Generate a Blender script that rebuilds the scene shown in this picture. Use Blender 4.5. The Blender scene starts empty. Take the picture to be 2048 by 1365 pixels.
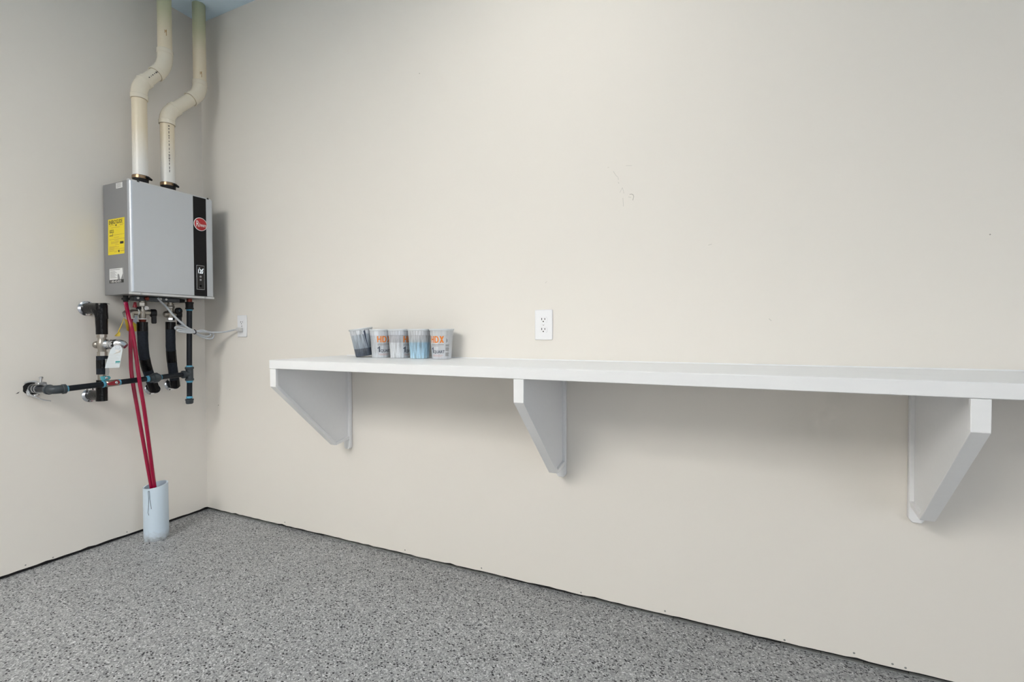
import bpy, bmesh, math, random
from mathutils import Vector, Matrix, noise
random.seed(7)
PI = math.pi
C = bpy.context.scene.collection
SC = bpy.context.scene

# ------------------------------------------------------------------ camera
YAW, PITCH, ROLL = math.radians(24.653), math.radians(-1.113), math.radians(-0.170)
fw = Vector((-math.sin(YAW)*math.cos(PITCH), math.cos(YAW)*math.cos(PITCH), math.sin(PITCH)))
rt = Vector((math.cos(YAW), math.sin(YAW), 0)); up = rt.cross(fw)
rt2 = rt*math.cos(ROLL) + up*math.sin(ROLL); up2 = up*math.cos(ROLL) - rt*math.sin(ROLL)
cd = bpy.data.cameras.new('camera'); cam = bpy.data.objects.new('camera', cd); C.objects.link(cam)
cd.sensor_fit = 'HORIZONTAL'; cd.sensor_width = 36; cd.lens = 954.71*36/2048
cd.clip_start = 0.02; cd.clip_end = 100
cp = (2.7082, -1.7322, 1.0105)
cam.matrix_world = Matrix(((rt2.x, up2.x, -fw.x, cp[0]), (rt2.y, up2.y, -fw.y, cp[1]), (rt2.z, up2.z, -fw.z, cp[2]), (0, 0, 0, 1)))
SC.camera = cam

# ------------------------------------------------------------------ world, light, exposure
w = bpy.data.worlds.new('overcast_sky'); SC.world = w; w.use_nodes = True
bg = w.node_tree.nodes['Background']; bg.inputs[0].default_value = (0.94, 0.97, 1.0, 1); bg.inputs[1].default_value = 3.0
SC.view_settings.view_transform = 'Standard'; SC.view_settings.look = 'None'
SC.view_settings.gamma = 1; SC.view_settings.use_curve_mapping = False
SC.view_settings.exposure = -0.02
SC.cycles.max_bounces = 6; SC.cycles.diffuse_bounces = 4; SC.cycles.glossy_bounces = 3; SC.cycles.transmission_bounces = 2
SC.cycles.caustics_reflective = False; SC.cycles.caustics_refractive = False
LAMP_NEAR, LAMP_FAR = 16.5, 22.5   # radiance of the ceiling panels

# ------------------------------------------------------------------ helpers
def frames(pts):
    pts = [Vector(p) for p in pts]
    T = []
    for i in range(len(pts)):
        a = pts[max(i-1, 0)]; b = pts[min(i+1, len(pts)-1)]
        T.append((b-a).normalized())
    n = T[0].orthogonal().normalized()
    if abs(T[0].z) > .9: n = Vector((1, 0, 0)); n = (n - T[0]*n.dot(T[0])).normalized()
    out = []
    for i, t in enumerate(T):
        if i:
            q = T[i-1].rotation_difference(t); n = q @ n
            n = (n - t*n.dot(t)).normalized()
        out.append((pts[i], n, t.cross(n)))
    return out

def tube(bm, pts, r, seg=14, cap=True, wob=0, ws=60):
    fr = frames(pts); rings = []
    for i, (p, n, b) in enumerate(fr):
        rr = r[i] if isinstance(r, (list, tuple)) else r
        ring = []
        for k in range(seg):
            a = 2*PI*k/seg
            d = n*math.cos(a) + b*math.sin(a); q = p + d*rr
            if wob: q = q + d*wob*noise.noise(q*ws)
            ring.append(bm.verts.new(q))
        rings.append(ring)
    for i in range(len(rings)-1):
        for k in range(seg):
            bm.faces.new((rings[i][k], rings[i][(k+1) % seg], rings[i+1][(k+1) % seg], rings[i+1][k]))
    if cap:
        bm.faces.new(rings[0][::-1]); bm.faces.new(rings[-1])
    return bm

def cyl(bm, a, b, r, seg=20, r2=None):
    return tube(bm, [a, b], [r, r if r2 is None else r2], seg)

def lathe(bm, prof, a, axis, seg=28, close=False):
    """prof: list of (distance along axis, radius) from point a."""
    a = Vector(a); t = Vector(axis).normalized(); n = t.orthogonal().normalized()
    if abs(t.z) > .9: n = Vector((1, 0, 0))
    b = t.cross(n); rings = []
    for d, r in prof:
        rings.append([bm.verts.new(a + t*d + (n*math.cos(2*PI*k/seg) + b*math.sin(2*PI*k/seg))*r) for k in range(seg)])
    m = len(rings)
    for i in range(m if close else m-1):
        A = rings[i]; B = rings[(i+1) % m]
        for k in range(seg): bm.faces.new((A[k], A[(k+1) % seg], B[(k+1) % seg], B[k]))
    if not close:
        bm.faces.new(rings[0][::-1]); bm.faces.new(rings[-1])
    return bm

def box(bm, a, b, bev=0, seg=1):
    x0, y0, z0 = a; x1, y1, z1 = b
    v = [bm.verts.new(p) for p in ((x0,y0,z0),(x1,y0,z0),(x1,y1,z0),(x0,y1,z0),(x0,y0,z1),(x1,y0,z1),(x1,y1,z1),(x0,y1,z1))]
    fs = [bm.faces.new([v[i] for i in q]) for q in ((3,2,1,0),(4,5,6,7),(0,1,5,4),(1,2,6,5),(2,3,7,6),(3,0,4,7))]
    if bev:
        es = list({e for f in fs for e in f.edges})
        bmesh.ops.bevel(bm, geom=es, offset=bev, segments=seg, affect='EDGES', profile=.5)
    return bm

def prism(bm, poly, off, bev=0):
    """poly: list of 3D points (planar); off: extrusion vector."""
    off = Vector(off)
    A = [bm.verts.new(Vector(p)) for p in poly]; B = [bm.verts.new(Vector(p)+off) for p in poly]
    n = len(A); fs = [bm.faces.new(A[::-1]), bm.faces.new(B)]
    for i in range(n): fs.append(bm.faces.new((A[i], A[(i+1) % n], B[(i+1) % n], B[i])))
    if bev:
        es = list({e for f in fs for e in f.edges})
        bmesh.ops.bevel(bm, geom=es, offset=bev, segments=1, affect='EDGES', profile=.5)
    return bm

def ball(bm, c, r, seg=16, sc=(1, 1, 1)):
    m = Matrix.Translation(c) @ Matrix.Diagonal((r*sc[0], r*sc[1], r*sc[2], 1))
    bmesh.ops.create_uvsphere(bm, u_segments=seg, v_segments=max(6, seg//2), radius=1, matrix=m)
    return bm

def spline(pts, n=8):
    P = [Vector(p) for p in pts]; P = [P[0]*2-P[1]] + P + [P[-1]*2-P[-2]]; out = []
    for i in range(1, len(P)-2):
        for k in range(n):
            t = k/n; a, b, c, d = P[i-1:i+3]
            out.append(.5*((2*b) + (c-a)*t + (2*a-5*b+4*c-d)*t*t + (3*b-a-3*c+d)*t**3))
    out.append(P[-2]); return out

def fillet(pts, rad, n=7):
    P = [Vector(p) for p in pts]; out = [P[0]]
    for i in range(1, len(P)-1):
        a = (P[i-1]-P[i]).normalized(); b = (P[i+1]-P[i]).normalized()
        p0 = P[i]+a*rad; p1 = P[i]+b*rad
        for k in range(n+1):
            t = k/n; out.append((1-t)**2*p0 + 2*t*(1-t)*P[i] + t*t*p1)
    out.append(P[-1]); return out

ORG = {}
def obj(name, bm, m, parent=None, smooth=True, ang=38):
    bmesh.ops.recalc_face_normals(bm, faces=bm.faces[:])
    o0 = ORG.get(parent.name, Vector((0, 0, 0))) if parent else Vector((0, 0, 0))
    if o0.length: bmesh.ops.translate(bm, verts=bm.verts[:], vec=-o0)
    if smooth:
        for f in bm.faces: f.smooth = True
        for e in bm.edges:
            if len(e.link_faces) == 2 and e.calc_face_angle(0) > math.radians(ang): e.smooth = False
    me = bpy.data.meshes.new(name); bm.to_mesh(me); bm.free()
    me.materials.append(M[m] if isinstance(m, str) else m)
    o = bpy.data.objects.new(name, me); C.objects.link(o)
    if parent: o.parent = parent
    ORG[o.name] = o0
    return o

def thing(name, label, cat, loc=(0, 0, 0), group=None):
    o = bpy.data.objects.new(name, None); C.objects.link(o); o.location = loc
    o.empty_display_size = .05
    ORG[o.name] = Vector(loc); tag(o, label, cat, group); return o

def tag(o, label, cat, group=None):
    o['label'] = label; o['category'] = cat
    if group: o['group'] = group
    return o

def struct(name, bm, m, parent=None, smooth=False):
    o = obj(name, bm, m, parent, smooth)
    if not parent: o['kind'] = 'structure'
    return o

def nb(): return bmesh.new()

_texts = {}
def text_bm(bm, body, size, fn, sx=1.0, shear=0, bold=0.0, align='LEFT'):
    """flat lettering; fn maps (u, v) in metres to a 3D point."""
    key = (body, bold, align, shear)
    if key not in _texts:
        cu = bpy.data.curves.new('lettering_source', 'FONT'); cu.body = body; cu.size = 1; cu.offset = bold
        cu.align_x = align; cu.shear = shear; cu.resolution_u = 3
        o = bpy.data.objects.new('lettering_source', cu); C.objects.link(o)
        dg = bpy.context.evaluated_depsgraph_get(); me = bpy.data.meshes.new_from_object(o.evaluated_get(dg))
        _texts[key] = ([v.co.copy() for v in me.vertices], [tuple(p.vertices) for p in me.polygons])
        bpy.data.objects.remove(o); bpy.data.curves.remove(cu); bpy.data.meshes.remove(me)
    vs, ps = _texts[key]
    V = [bm.verts.new(fn(v.x*size*sx, v.y*size)) for v in vs]
    for p in ps:
        try: bm.faces.new([V[i] for i in p])
        except ValueError: pass
    return bm

def quad(bm, fn, u0, v0, u1, v1, n=1):
    for k in range(n):
        a = u0+(u1-u0)*k/n; b = u0+(u1-u0)*(k+1)/n
        bm.faces.new([bm.verts.new(fn(*q)) for q in ((a, v0), (b, v0), (b, v1), (a, v1))])

# ------------------------------------------------------------------ materials
M = {}
def mat(name, col, rough=.5, metal=0., bump=None, var=None, spec=.5, trans=0, emit=None, coat=0, detail=5):
    m = bpy.data.materials.new(name); m.use_nodes = True; nt = m.node_tree; N = nt.nodes; L = nt.links
    p = N['Principled BSDF']
    p.inputs['Base Color'].default_value = (*col, 1); p.inputs['Roughness'].default_value = rough
    p.inputs['Metallic'].default_value = metal; p.inputs['Specular IOR Level'].default_value = spec
    if trans: p.inputs['Transmission Weight'].default_value = trans
    if coat: p.inputs['Coat Weight'].default_value = coat
    if emit: p.inputs['Emission Color'].default_value = (*emit[0], 1); p.inputs['Emission Strength'].default_value = emit[1]
    tc = N.new('ShaderNodeTexCoord')
    if var:   # (scale, amount, (stretch))
        mp = N.new('ShaderNodeMapping'); L.new(tc.outputs['Object'], mp.inputs[0])
        mp.inputs['Scale'].default_value = var[2] if len(var) > 2 else (1, 1, 1)
        n = N.new('ShaderNodeTexNoise'); n.inputs['Scale'].default_value = var[0]; n.inputs['Detail'].default_value = detail
        L.new(mp.outputs[0], n.inputs['Vector'])
        mx = N.new('ShaderNodeMix'); mx.data_type = 'RGBA'
        mx.inputs['A'].default_value = (*[c*(1-var[1]) for c in col], 1); mx.inputs['B'].default_value = (*[min(1, c*(1+var[1])) for c in col], 1)
        L.new(n.outputs['Fac'], mx.inputs['Factor']); L.new(mx.outputs['Result'], p.inputs['Base Color'])
    if bump:  # (scale, strength, distance)
        n = N.new('ShaderNodeTexNoise'); n.inputs['Scale'].default_value = bump[0]; n.inputs['Detail'].default_value = 4
        L.new(tc.outputs['Object'], n.inputs['Vector'])
        b = N.new('ShaderNodeBump'); b.inputs['Strength'].default_value = bump[1]; b.inputs['Distance'].default_value = bump[2]
        L.new(n.outputs['Fac'], b.inputs['Height']); L.new(b.outputs[0], p.inputs['Normal'])
    M[name] = m
    return m

mat('wall_paint', (.80, .768, .722), .62, var=(1.3, .012), spec=.3, detail=1)
mat('ceiling_paint_light_tint', (.68, .85, 1.0), .8, var=(2, .01), detail=1)  # blue of the daylight on the ceiling is put into this base colour
mat('white_paint', (.83, .84, .86), .42, bump=(35, .1, .002), var=(9, .02, (1, 8, 8)), spec=.4)
mat('plate_plastic', (.84, .85, .88), .3)
mat('slot_dark', (.03, .03, .03), .6)
mat('gap_dark', (.012, .012, .013), .8)
mat('sill_metal', (.30, .31, .30), .5, metal=.3, var=(40, .4))
mat('heater_side', (.31, .315, .33), .45, metal=.55, bump=(300, .05, .0005))
mat('heater_front', (.56, .60, .66), .34, metal=.72, bump=(400, .03, .0004))
mat('heater_lip', (.62, .64, .67), .35, metal=.55)
mat('stripe_black', (.006, .006, .008), .30, spec=.22)
mat('display_black', (.006, .006, .008), .15)
mat('badge_red', (.42, .012, .018), .3)
mat('print_white', (.85, .85, .85), .5)
mat('print_black', (.02, .02, .02), .6)
mat('print_grey', (.28, .28, .29), .6)
mat('lit_digits', (.9, .95, 1), .5, emit=((.85, .93, 1), .8))
mat('label_yellow', (.82, .66, .02), .5)
mat('label_white', (.78, .79, .80), .5)
mat('chrome', (.60, .61, .64), .18, metal=1)
mat('brass_nickel', (.36, .335, .30), .32, metal=.9, var=(60, .15))
mat('steel', (.55, .56, .58), .3, metal=1)
mat('clamp_bronze', (.35, .24, .15), .3, metal=.9)
mat('rubber_black', (.006, .006, .008), .45, spec=.3)
mat('gas_pipe_black', (.005, .008, .013), .30, var=(50, .6), bump=(120, .1, .001), spec=.28)
mat('fitting_iron', (.045, .056, .066), .42, metal=.3, bump=(160, .3, .001), var=(40, .3))
mat('sealant_blue', (.09, .36, .54), .5, var=(90, .25))
mat('foam_insulation', (.012, .016, .024), .75, spec=.25, var=(140, .8), bump=(220, .4, .001))
mat('tape_black', (.003, .003, .004), .2, spec=.22, bump=(110, .6, .002))
mat('tube_red', (.30, .001, .036), .2, spec=.45)
mat('tube_joint', (.60, .16, .28), .2, metal=.6)
mat('handle_red', (.26, .008, .022), .35)
mat('handle_blue', (.10, .46, .56), .4)
mat('manifold', (.09, .10, .115), .45, metal=.4, var=(60, .4))
mat('copper', (.17, .04, .028), .35, metal=.8, var=(70, .5))
mat('white_ring', (.8, .8, .8), .4)
mat('tag_yellow', (.72, .52, .05), .5)
mat('tag_blue_white', (.62, .70, .78), .5)
mat('tag_white', (.74, .80, .84), .5)
mat('tag_teal', (.03, .30, .30), .5)
mat('cord_grey', (.50, .53, .57), .4)
mat('plug_grey', (.62, .62, .62), .4)
mat('print_orange', (.78, .22, .02), .5)
mat('print_navy', (.045, .06, .10), .5)
mat('print_pink', (.62, .36, .34), .6)
mat('scuff', (.36, .34, .31), .8)
mat('scuff_faint', (.60, .58, .545), .8)
mat('lamp_housing', (.8, .8, .8), .5)
mat('driveway', (.07, .07, .07), .9, var=(3, .1))
mat('tape_label', (.10, .12, .16), .4)
mat('marker_line', (.05, .08, .11), .6)

def floor_mat():
    m = bpy.data.materials.new('flake_epoxy'); m.use_nodes = True; nt = m.node_tree; N = nt.nodes; L = nt.links
    p = N['Principled BSDF']; p.inputs['Roughness'].default_value = .5; p.inputs['Specular IOR Level'].default_value = .4
    tc = N.new('ShaderNodeTexCoord')
    def vor(scale, stretch, rot):
        mp = N.new('ShaderNodeMapping'); mp.inputs['Scale'].default_value = stretch; mp.inputs['Rotation'].default_value = (0, 0, rot)
        L.new(tc.outputs['Object'], mp.inputs[0])
        v = N.new('ShaderNodeTexVoronoi'); v.voronoi_dimensions = '2D'; v.inputs['Scale'].default_value = scale; L.new(mp.outputs[0], v.inputs['Vector'])
        s = N.new('ShaderNodeSeparateColor'); L.new(v.outputs['Color'], s.inputs[0]); return v, s
    v, s = vor(250, (1, 1, .01), .3)
    r = N.new('ShaderNodeValToRGB'); r.color_ramp.interpolation = 'CONSTANT'; L.new(s.outputs[0], r.inputs[0])
    el = r.color_ramp.elements; el[0].position = 0; el[0].color = (.17, .175, .18, 1); el[1].position = .12; el[1].color = (.28, .28, .285, 1)
    for pos, c in ((.36, (.355, .355, .355)), (.66, (.42, .42, .42)), (.88, (.56, .56, .56)), (.965, (.72, .72, .72))):
        e = el.new(pos); e.color = (*c, 1)
    last = r.outputs[0]
    for scale, stretch, rot, th, c in ((92, (1, 1.7, .01), 1.1, .91, (.010, .010, .014)), (135, (1.6, 1, .01), .5, .925, (.02, .022, .026)), (175, (1, 1.4, .01), 2.2, .93, (.62, .62, .62))):
        v, s = vor(scale, stretch, rot)
        g = N.new('ShaderNodeMath'); g.operation = 'GREATER_THAN'; g.inputs[1].default_value = th; L.new(s.outputs[1], g.inputs[0])
        d = N.new('ShaderNodeMath'); d.operation = 'LESS_THAN'; d.inputs[1].default_value = .40; L.new(v.outputs['Distance'], d.inputs[0])
        f = N.new('ShaderNodeMath'); f.operation = 'MULTIPLY'; L.new(g.outputs[0], f.inputs[0]); L.new(d.outputs[0], f.inputs[1])
        mx = N.new('ShaderNodeMix'); mx.data_type = 'RGBA'; mx.inputs['B'].default_value = (*c, 1)
        L.new(f.outputs[0], mx.inputs['Factor']); L.new(last, mx.inputs['A']); last = mx.outputs['Result']
    n = N.new('ShaderNodeTexNoise'); n.inputs['Scale'].default_value = 3; n.inputs['Detail'].default_value = 4; L.new(tc.outputs['Object'], n.inputs['Vector'])
    mr = N.new('ShaderNodeMapRange'); mr.inputs['To Min'].default_value = .86; mr.inputs['To Max'].default_value = 1.06; L.new(n.outputs['Fac'], mr.inputs['Value'])
    vm = N.new('ShaderNodeMix'); vm.data_type = 'RGBA'; vm.blend_type = 'MULTIPLY'; vm.inputs['Factor'].default_value = 1
    L.new(last, vm.inputs['A']); L.new(mr.outputs[0], vm.inputs['B'])
    tn = N.new('ShaderNodeMix'); tn.data_type = 'RGBA'; tn.blend_type = 'MULTIPLY'; tn.inputs['Factor'].default_value = 1; tn.inputs['B'].default_value = (.955, .975, 1.0, 1)
    L.new(vm.outputs['Result'], tn.inputs['A']); L.new(tn.outputs['Result'], p.inputs['Base Color'])
    n2 = N.new('ShaderNodeTexNoise'); n2.inputs['Scale'].default_value = 160; L.new(tc.outputs['Object'], n2.inputs['Vector'])
    b = N.new('ShaderNodeBump'); b.inputs['Strength'].default_value = .35; b.inputs['Distance'].default_value = .002
    L.new(n2.outputs['Fac'], b.inputs['Height']); L.new(b.outputs[0], p.inputs['Normal'])
    M['floor'] = m
floor_mat()

def zramp_mat(name, stops, rough, noise_scale=8, stretch=(1, 1, 1), amt=.1, streak=None, z0=0, z1=1, trans=0):
    """colour by height (paint residue in cups, light tint painted into vent pipes), edge broken up by noise."""
    m = bpy.data.materials.new(name); m.use_nodes = True; nt = m.node_tree; N = nt.nodes; L = nt.links
    p = N['Principled BSDF']; p.inputs['Roughness'].default_value = rough
    if trans: p.inputs['Transmission Weight'].default_value = trans
    tc = N.new('ShaderNodeTexCoord'); sx = N.new('ShaderNodeSeparateXYZ'); L.new(tc.outputs['Object'], sx.inputs[0])
    mr = N.new('ShaderNodeMapRange'); mr.inputs['From Min'].default_value = z0; mr.inputs['From Max'].default_value = z1; L.new(sx.outputs['Z'], mr.inputs['Value'])
    mp = N.new('ShaderNodeMapping'); mp.inputs['Scale'].default_value = stretch; L.new(tc.outputs['Object'], mp.inputs[0])
    n = N.new('ShaderNodeTexNoise'); n.inputs['Scale'].default_value = noise_scale; n.inputs['Detail'].default_value = 4; L.new(mp.outputs[0], n.inputs['Vector'])
    ma = N.new('ShaderNodeMath'); ma.operation = 'MULTIPLY_ADD'; L.new(n.outputs['Fac'], ma.inputs[0]); ma.inputs[1].default_value = amt*2; L.new(mr.outputs[0], ma.inputs[2])
    sb = N.new('ShaderNodeMath'); sb.operation = 'SUBTRACT'; L.new(ma.outputs[0], sb.inputs[0]); sb.inputs[1].default_value = amt
    r = N.new('ShaderNodeValToRGB'); L.new(sb.outputs[0], r.inputs[0]); el = r.color_ramp.elements
    el[0].position, el[0].color = stops[0][0], (*stops[0][1], 1); el[1].position, el[1].color = stops[-1][0], (*stops[-1][1], 1)
    for q, c in stops[1:-1]: e = el.new(q); e.color = (*c, 1)
    last = r.outputs[0]
    if streak:
        mp2 = N.new('ShaderNodeMapping'); mp2.inputs['Scale'].default_value = (1, 1, .06); L.new(tc.outputs['Object'], mp2.inputs[0])
        n2 = N.new('ShaderNodeTexNoise'); n2.inputs['Scale'].default_value = streak[0]; n2.inputs['Detail'].default_value = 3; L.new(mp2.outputs[0], n2.inputs['Vector'])
        m2 = N.new('ShaderNodeMapRange'); m2.inputs['From Min'].default_value = .35; m2.inputs['From Max'].default_value = .65
        m2.inputs['To Min'].default_value = 1-streak[1]; m2.inputs['To Max'].default_value = 1+streak[1]*.4; L.new(n2.outputs['Fac'], m2.inputs['Value'])
        vm = N.new('ShaderNodeMix'); vm.data_type = 'RGBA'; vm.blend_type = 'MULTIPLY'; vm.inputs['Factor'].default_value = 1
        L.new(last, vm.inputs['A']); L.new(m2.outputs[0], vm.inputs['B']); last = vm.outputs['Result']
    L.new(last, p.inputs['Base Color']); M[name] = m

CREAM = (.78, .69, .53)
zramp_mat('vent_plastic_light_tint', [(0, (.80, .81, .81)), (.10, (.80, .79, .76)), (.27, CREAM), (.74, CREAM), (.86, (.56, .56, .38)), (1, (.42, .48, .33))], .32, 7, (1, 1, .5), .05, z0=0, z1=1.03)  # green top puts the bluish light near the ceiling into the colour; foot whiter
mat('vent_fitting', (.78, .72, .60), .14, spec=.6)
mat('seam_brown', (.34, .27, .19), .6)
mat('stain_brown', (.42, .24, .08), .7)
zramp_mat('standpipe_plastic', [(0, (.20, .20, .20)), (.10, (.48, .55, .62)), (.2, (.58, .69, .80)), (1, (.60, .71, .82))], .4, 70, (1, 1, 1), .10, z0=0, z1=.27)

# ------------------------------------------------------------------ the room
ROOM_X, ROOM_Y, H = 6.6, -6.2, 2.74
b = nb(); box(b, (-.15, ROOM_Y-.15, -.1), (ROOM_X+.15, .15, 0)); floor = struct('floor', b, 'floor')
b = nb(); box(b, (-.15, ROOM_Y-.15, H), (ROOM_X+.15, .15, H+.1)); struct('ceiling', b, 'ceiling_paint_light_tint')

def wall_edge(n0, n1, seed, fx):
    """drywall sheet whose cut bottom edge is ragged; fx(s, d, z) places it."""
    bm = nb(); n = int((n1-n0)/.03); bot = []
    for i in range(n+1):
        s = n0+(n1-n0)*i/n
        z = .0148 + .0022*noise.noise((s*9, seed, 0)) + .0022*noise.noise((s*31, seed, 3))
        if random.random() < .05: z += random.uniform(.002, .005)
        bot.append((s, z))
    front = [bm.verts.new(fx(s, 0, z)) for s, z in bot]; back = [bm.verts.new(fx(s, .014, z)) for s, z in bot]
    tf = [bm.verts.new(fx(s, 0, H)) for s in (n0, n1)]; tb = [bm.verts.new(fx(s, .014, H)) for s in (n0, n1)]
    bm.faces.new(front[::-1]+tf); bm.faces.new(back+tb[::-1])
    for i in range(n): bm.faces.new((front[i], front[i+1], back[i+1], back[i]))
    bm.faces.new((tf[0], tf[1], tb[1], tb[0])); bm.faces.new((front[0], tf[0], tb[0], back[0])); bm.faces.new((front[-1], tf[1], tb[1], back[-1]))
    return bm
wb = struct('wall_back', wall_edge(0, ROOM_X, 1.3, lambda s, d, z: (s, d, z)), 'wall_paint')
wl = struct('wall_left', wall_edge(ROOM_Y, .014, 5.1, lambda s, d, z: (-d, s, z)), 'wall_paint')
b = nb(); box(b, (-.06, .0145, 0), (ROOM_X, .10, H)); struct('trim_1', b, 'gap_dark')
b = nb(); box(b, (-.10, ROOM_Y, 0), (-.0145, .0145, H)); struct('trim_2', b, 'gap_dark')
b = nb()
for i in range(60):
    x0 = i*.11; x1 = x0+.108
    if noise.noise((x0*2.3, 4, 0)) > -.12: box(b, (x0, .004, .0003), (x1, .0142, .0035+.002*noise.noise((x0*7, 1, 1))))
struct('baseboard_back', b, 'sill_metal')
b = nb(); box(b, (-.1, ROOM_Y-.12, 0), (ROOM_X+.12, ROOM_Y, H)); struct('wall_front', b, 'wall_paint')
DY0, DY1, DZ = -5.9, -1.4, 2.2      # open garage door in the wall out of view on the right
b = nb()
box(b, (ROOM_X, DY1, 0), (ROOM_X+.12, .12, H)); box(b, (ROOM_X, ROOM_Y, 0), (ROOM_X+.12, DY0, H)); box(b, (ROOM_X, DY0, DZ), (ROOM_X+.12, DY1, H))
struct('wall_right', b, 'wall_paint')
b = nb(); box(b, (ROOM_X+.13, -24, -.12), (30, 20, -.02)); struct('ground_outside', b, 'driveway')
pl = bpy.data.lights.new('door_portal', 'AREA'); pl.shape = 'RECTANGLE'; pl.size = DY1-DY0; pl.size_y = DZ; pl.cycles.is_portal = True
po = bpy.data.objects.new('door_portal', pl); C.objects.link(po); po.location = (ROOM_X+.06, (DY0+DY1)/2, DZ/2)
po.rotation_euler = (PI/2, 0, PI/2)

# marks that belong to the walls
def streakmark(pts, wd, m):
    bm = nb()
    for i in range(len(pts)-1):
        (x0, z0), (x1, z1) = pts[i], pts[i+1]; dx, dz = x1-x0, z1-z0; l = math.hypot(dx, dz) or 1; nx, nz = -dz/l*wd/2, dx/l*wd/2
        bm.faces.new([bm.verts.new((px, -.0004, pz)) for px, pz in ((x0-nx, z0-nz), (x1-nx, z1-nz), (x1+nx, z1+nz), (x0+nx, z0+nz))])
    return obj('scuff_mark', bm, m, wb, False)
streakmark([(2.355, 1.459), (2.3535, 1.478), (2.353, 1.49)], .0016, 'scuff_faint')
streakmark([(2.3765, 1.4995), (2.384, 1.500), (2.3895, 1.496), (2.391, 1.490), (2.3885, 1.480), (2.388, 1.477)], .0016, 'scuff')
streakmark([(2.297, 1.607), (2.303, 1.6055)], .0016, 'scuff_faint')
streakmark([(2.318, 1.590), (2.328, 1.573), (2.334, 1.567)], .0016, 'scuff_faint')
streakmark([(2.335, 1.566), (2.337, 1.556)], .0014, 'scuff_faint')
streakmark([(2.3355, 1.548), (2.339, 1.543)], .0020, 'scuff_faint')
streakmark([(2.342, 1.510), (2.351, 1.527), (2.357, 1.505)], .0014, 'scuff_faint')
streakmark([(2.372, 1.491), (2.382, 1.488)], .0016, 'scuff_faint')
streakmark([(2.363, 1.603), (2.385, 1.600)], .0012, 'scuff_faint')
streakmark([(2.637, 1.2985), (2.648, 1.301)], .0018, 'scuff_faint')
streakmark([(2.818, 1.050), (2.825, 1.043)], .0020, 'scuff_faint')
streakmark([(2.055, 1.198), (2.062, 1.204)], .0018, 'scuff_faint')
for (x, z, r) in ((1.4765, 2.130, .0020), (3.3486, 1.272, .0018), (.108, .605, .003)):
    b = nb(); cyl(b, (x, .0005, z), (x, -.0006, z), r, 10); obj('wall_speck', b, 'scuff', wb)
for (x, z) in ((2.8688, .0216), (3.0527, .0313), (3.1469, .025), (3.1776, .0225), (2.1974, .0222), (1.3807, .0294), (1.7706, .0279), (2.5022, .0259), (.62, .03)):
    b = nb(); lathe(b, [(0, .0028), (.0006, .0032), (.0012, .0012)], (x, .0004, z), (0, -1, 0), 10); obj('nail_head', b, 'sill_metal', wb)
for (y, z) in ((-.7733, .0286), (-.6833, .022), (-.40, .026)):
    b = nb(); lathe(b, [(0, .0025), (.0006, .003), (.0012, .0012)], (-.0004, y, z), (1, 0, 0), 10); obj('nail_head', b, 'sill_metal', wl)
b = nb()
b.faces.new([b.verts.new(q) for q in ((.0005, -.792, .757), (.0005, -.783, .759), (.0005, -.779, .766), (.0005, -.786, .762))]); obj('wall_speck', b, 'slot_dark', wl, False)

# ceiling lamps (above the picture)
def lamp(x0, x1, y0, y1, label, k):
    t = thing('ceiling_light', label, 'lamp', ((x0+x1)/2, (y0+y1)/2, H))
    for a, c in (((x0-.03, y0-.03), (x1+.03, y0)), ((x0-.03, y1), (x1+.03, y1+.03)), ((x0-.03, y0), (x0, y1)), ((x1, y0), (x1+.03, y1))):
        b = nb(); box(b, (a[0], a[1], H-.03), (c[0], c[1], H-.0005)); obj('frame_bar', b, 'lamp_housing', t)
    m = mat('lamp_diffuser', (.9, .9, .9), .5, emit=((1, .965, .90), k))
    b = nb(); box(b, (x0+.0005, y0+.0005, H-.026), (x1-.0005, y1-.0005, H-.012)); obj('diffuser', b, m, t)
lamp(1.85, 2.45, -.93, -.68, 'small ceiling light panel close to the shelf wall', LAMP_NEAR)
for y0, lab in ((-3.25, 'first of three long ceiling light panels, counted from the shelf wall'), (-3.95, 'second of three long ceiling light panels, counted from the shelf wall'), (-4.65, 'third of three long ceiling light panels, farthest from the shelf wall')):
    lamp(.60, 1.90, y0, y0+.5, lab, LAMP_FAR)

# ------------------------------------------------------------------ shelf and brackets
ZT, ZU, YF = .9006, .866, -.4048
sh = thing('wall_shelf', 'long white painted shelf along the back wall carrying the quart containers', 'shelf', (1.03, 0, ZU))
b = nb(); box(b, (1.052, YF+.020, ZU+.0146), (4.4, -.0006, ZT), .0012); obj('shelf_board', b, 'white_paint', sh)
b = nb(); box(b, (1.03, YF, ZU), (4.4, YF+.0198, ZT), .0016); obj('front_edging', b, 'white_paint', sh)
b = nb(); box(b, (1.03, YF+.0202, ZU), (1.0516, -.0006, ZT), .0014); obj('end_edging', b, 'white_paint', sh)
b = nb(); tube(b, [(1.055, -.003, ZT+.0005), (4.4, -.003, ZT+.0005)], .0034, 8); obj('caulk_bead', b, 'white_paint', sh)
for pts in (((3.02, -.15), (3.09, -.19), (3.15, -.25)), ((1.40, -.28), (1.62, -.27))):
    b = nb()
    for i in range(len(pts)-1):
        (x0, y0), (x1, y1) = pts[i], pts[i+1]
        b.faces.new([b.verts.new(q) for q in ((x0, y0-.0009, ZT+.0004), (x1, y1-.0009, ZT+.0004), (x1, y1+.0009, ZT+.0004), (x0, y0+.0009, ZT+.0004))])
    obj('scratch', b, 'scuff_faint', sh, False)

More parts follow.
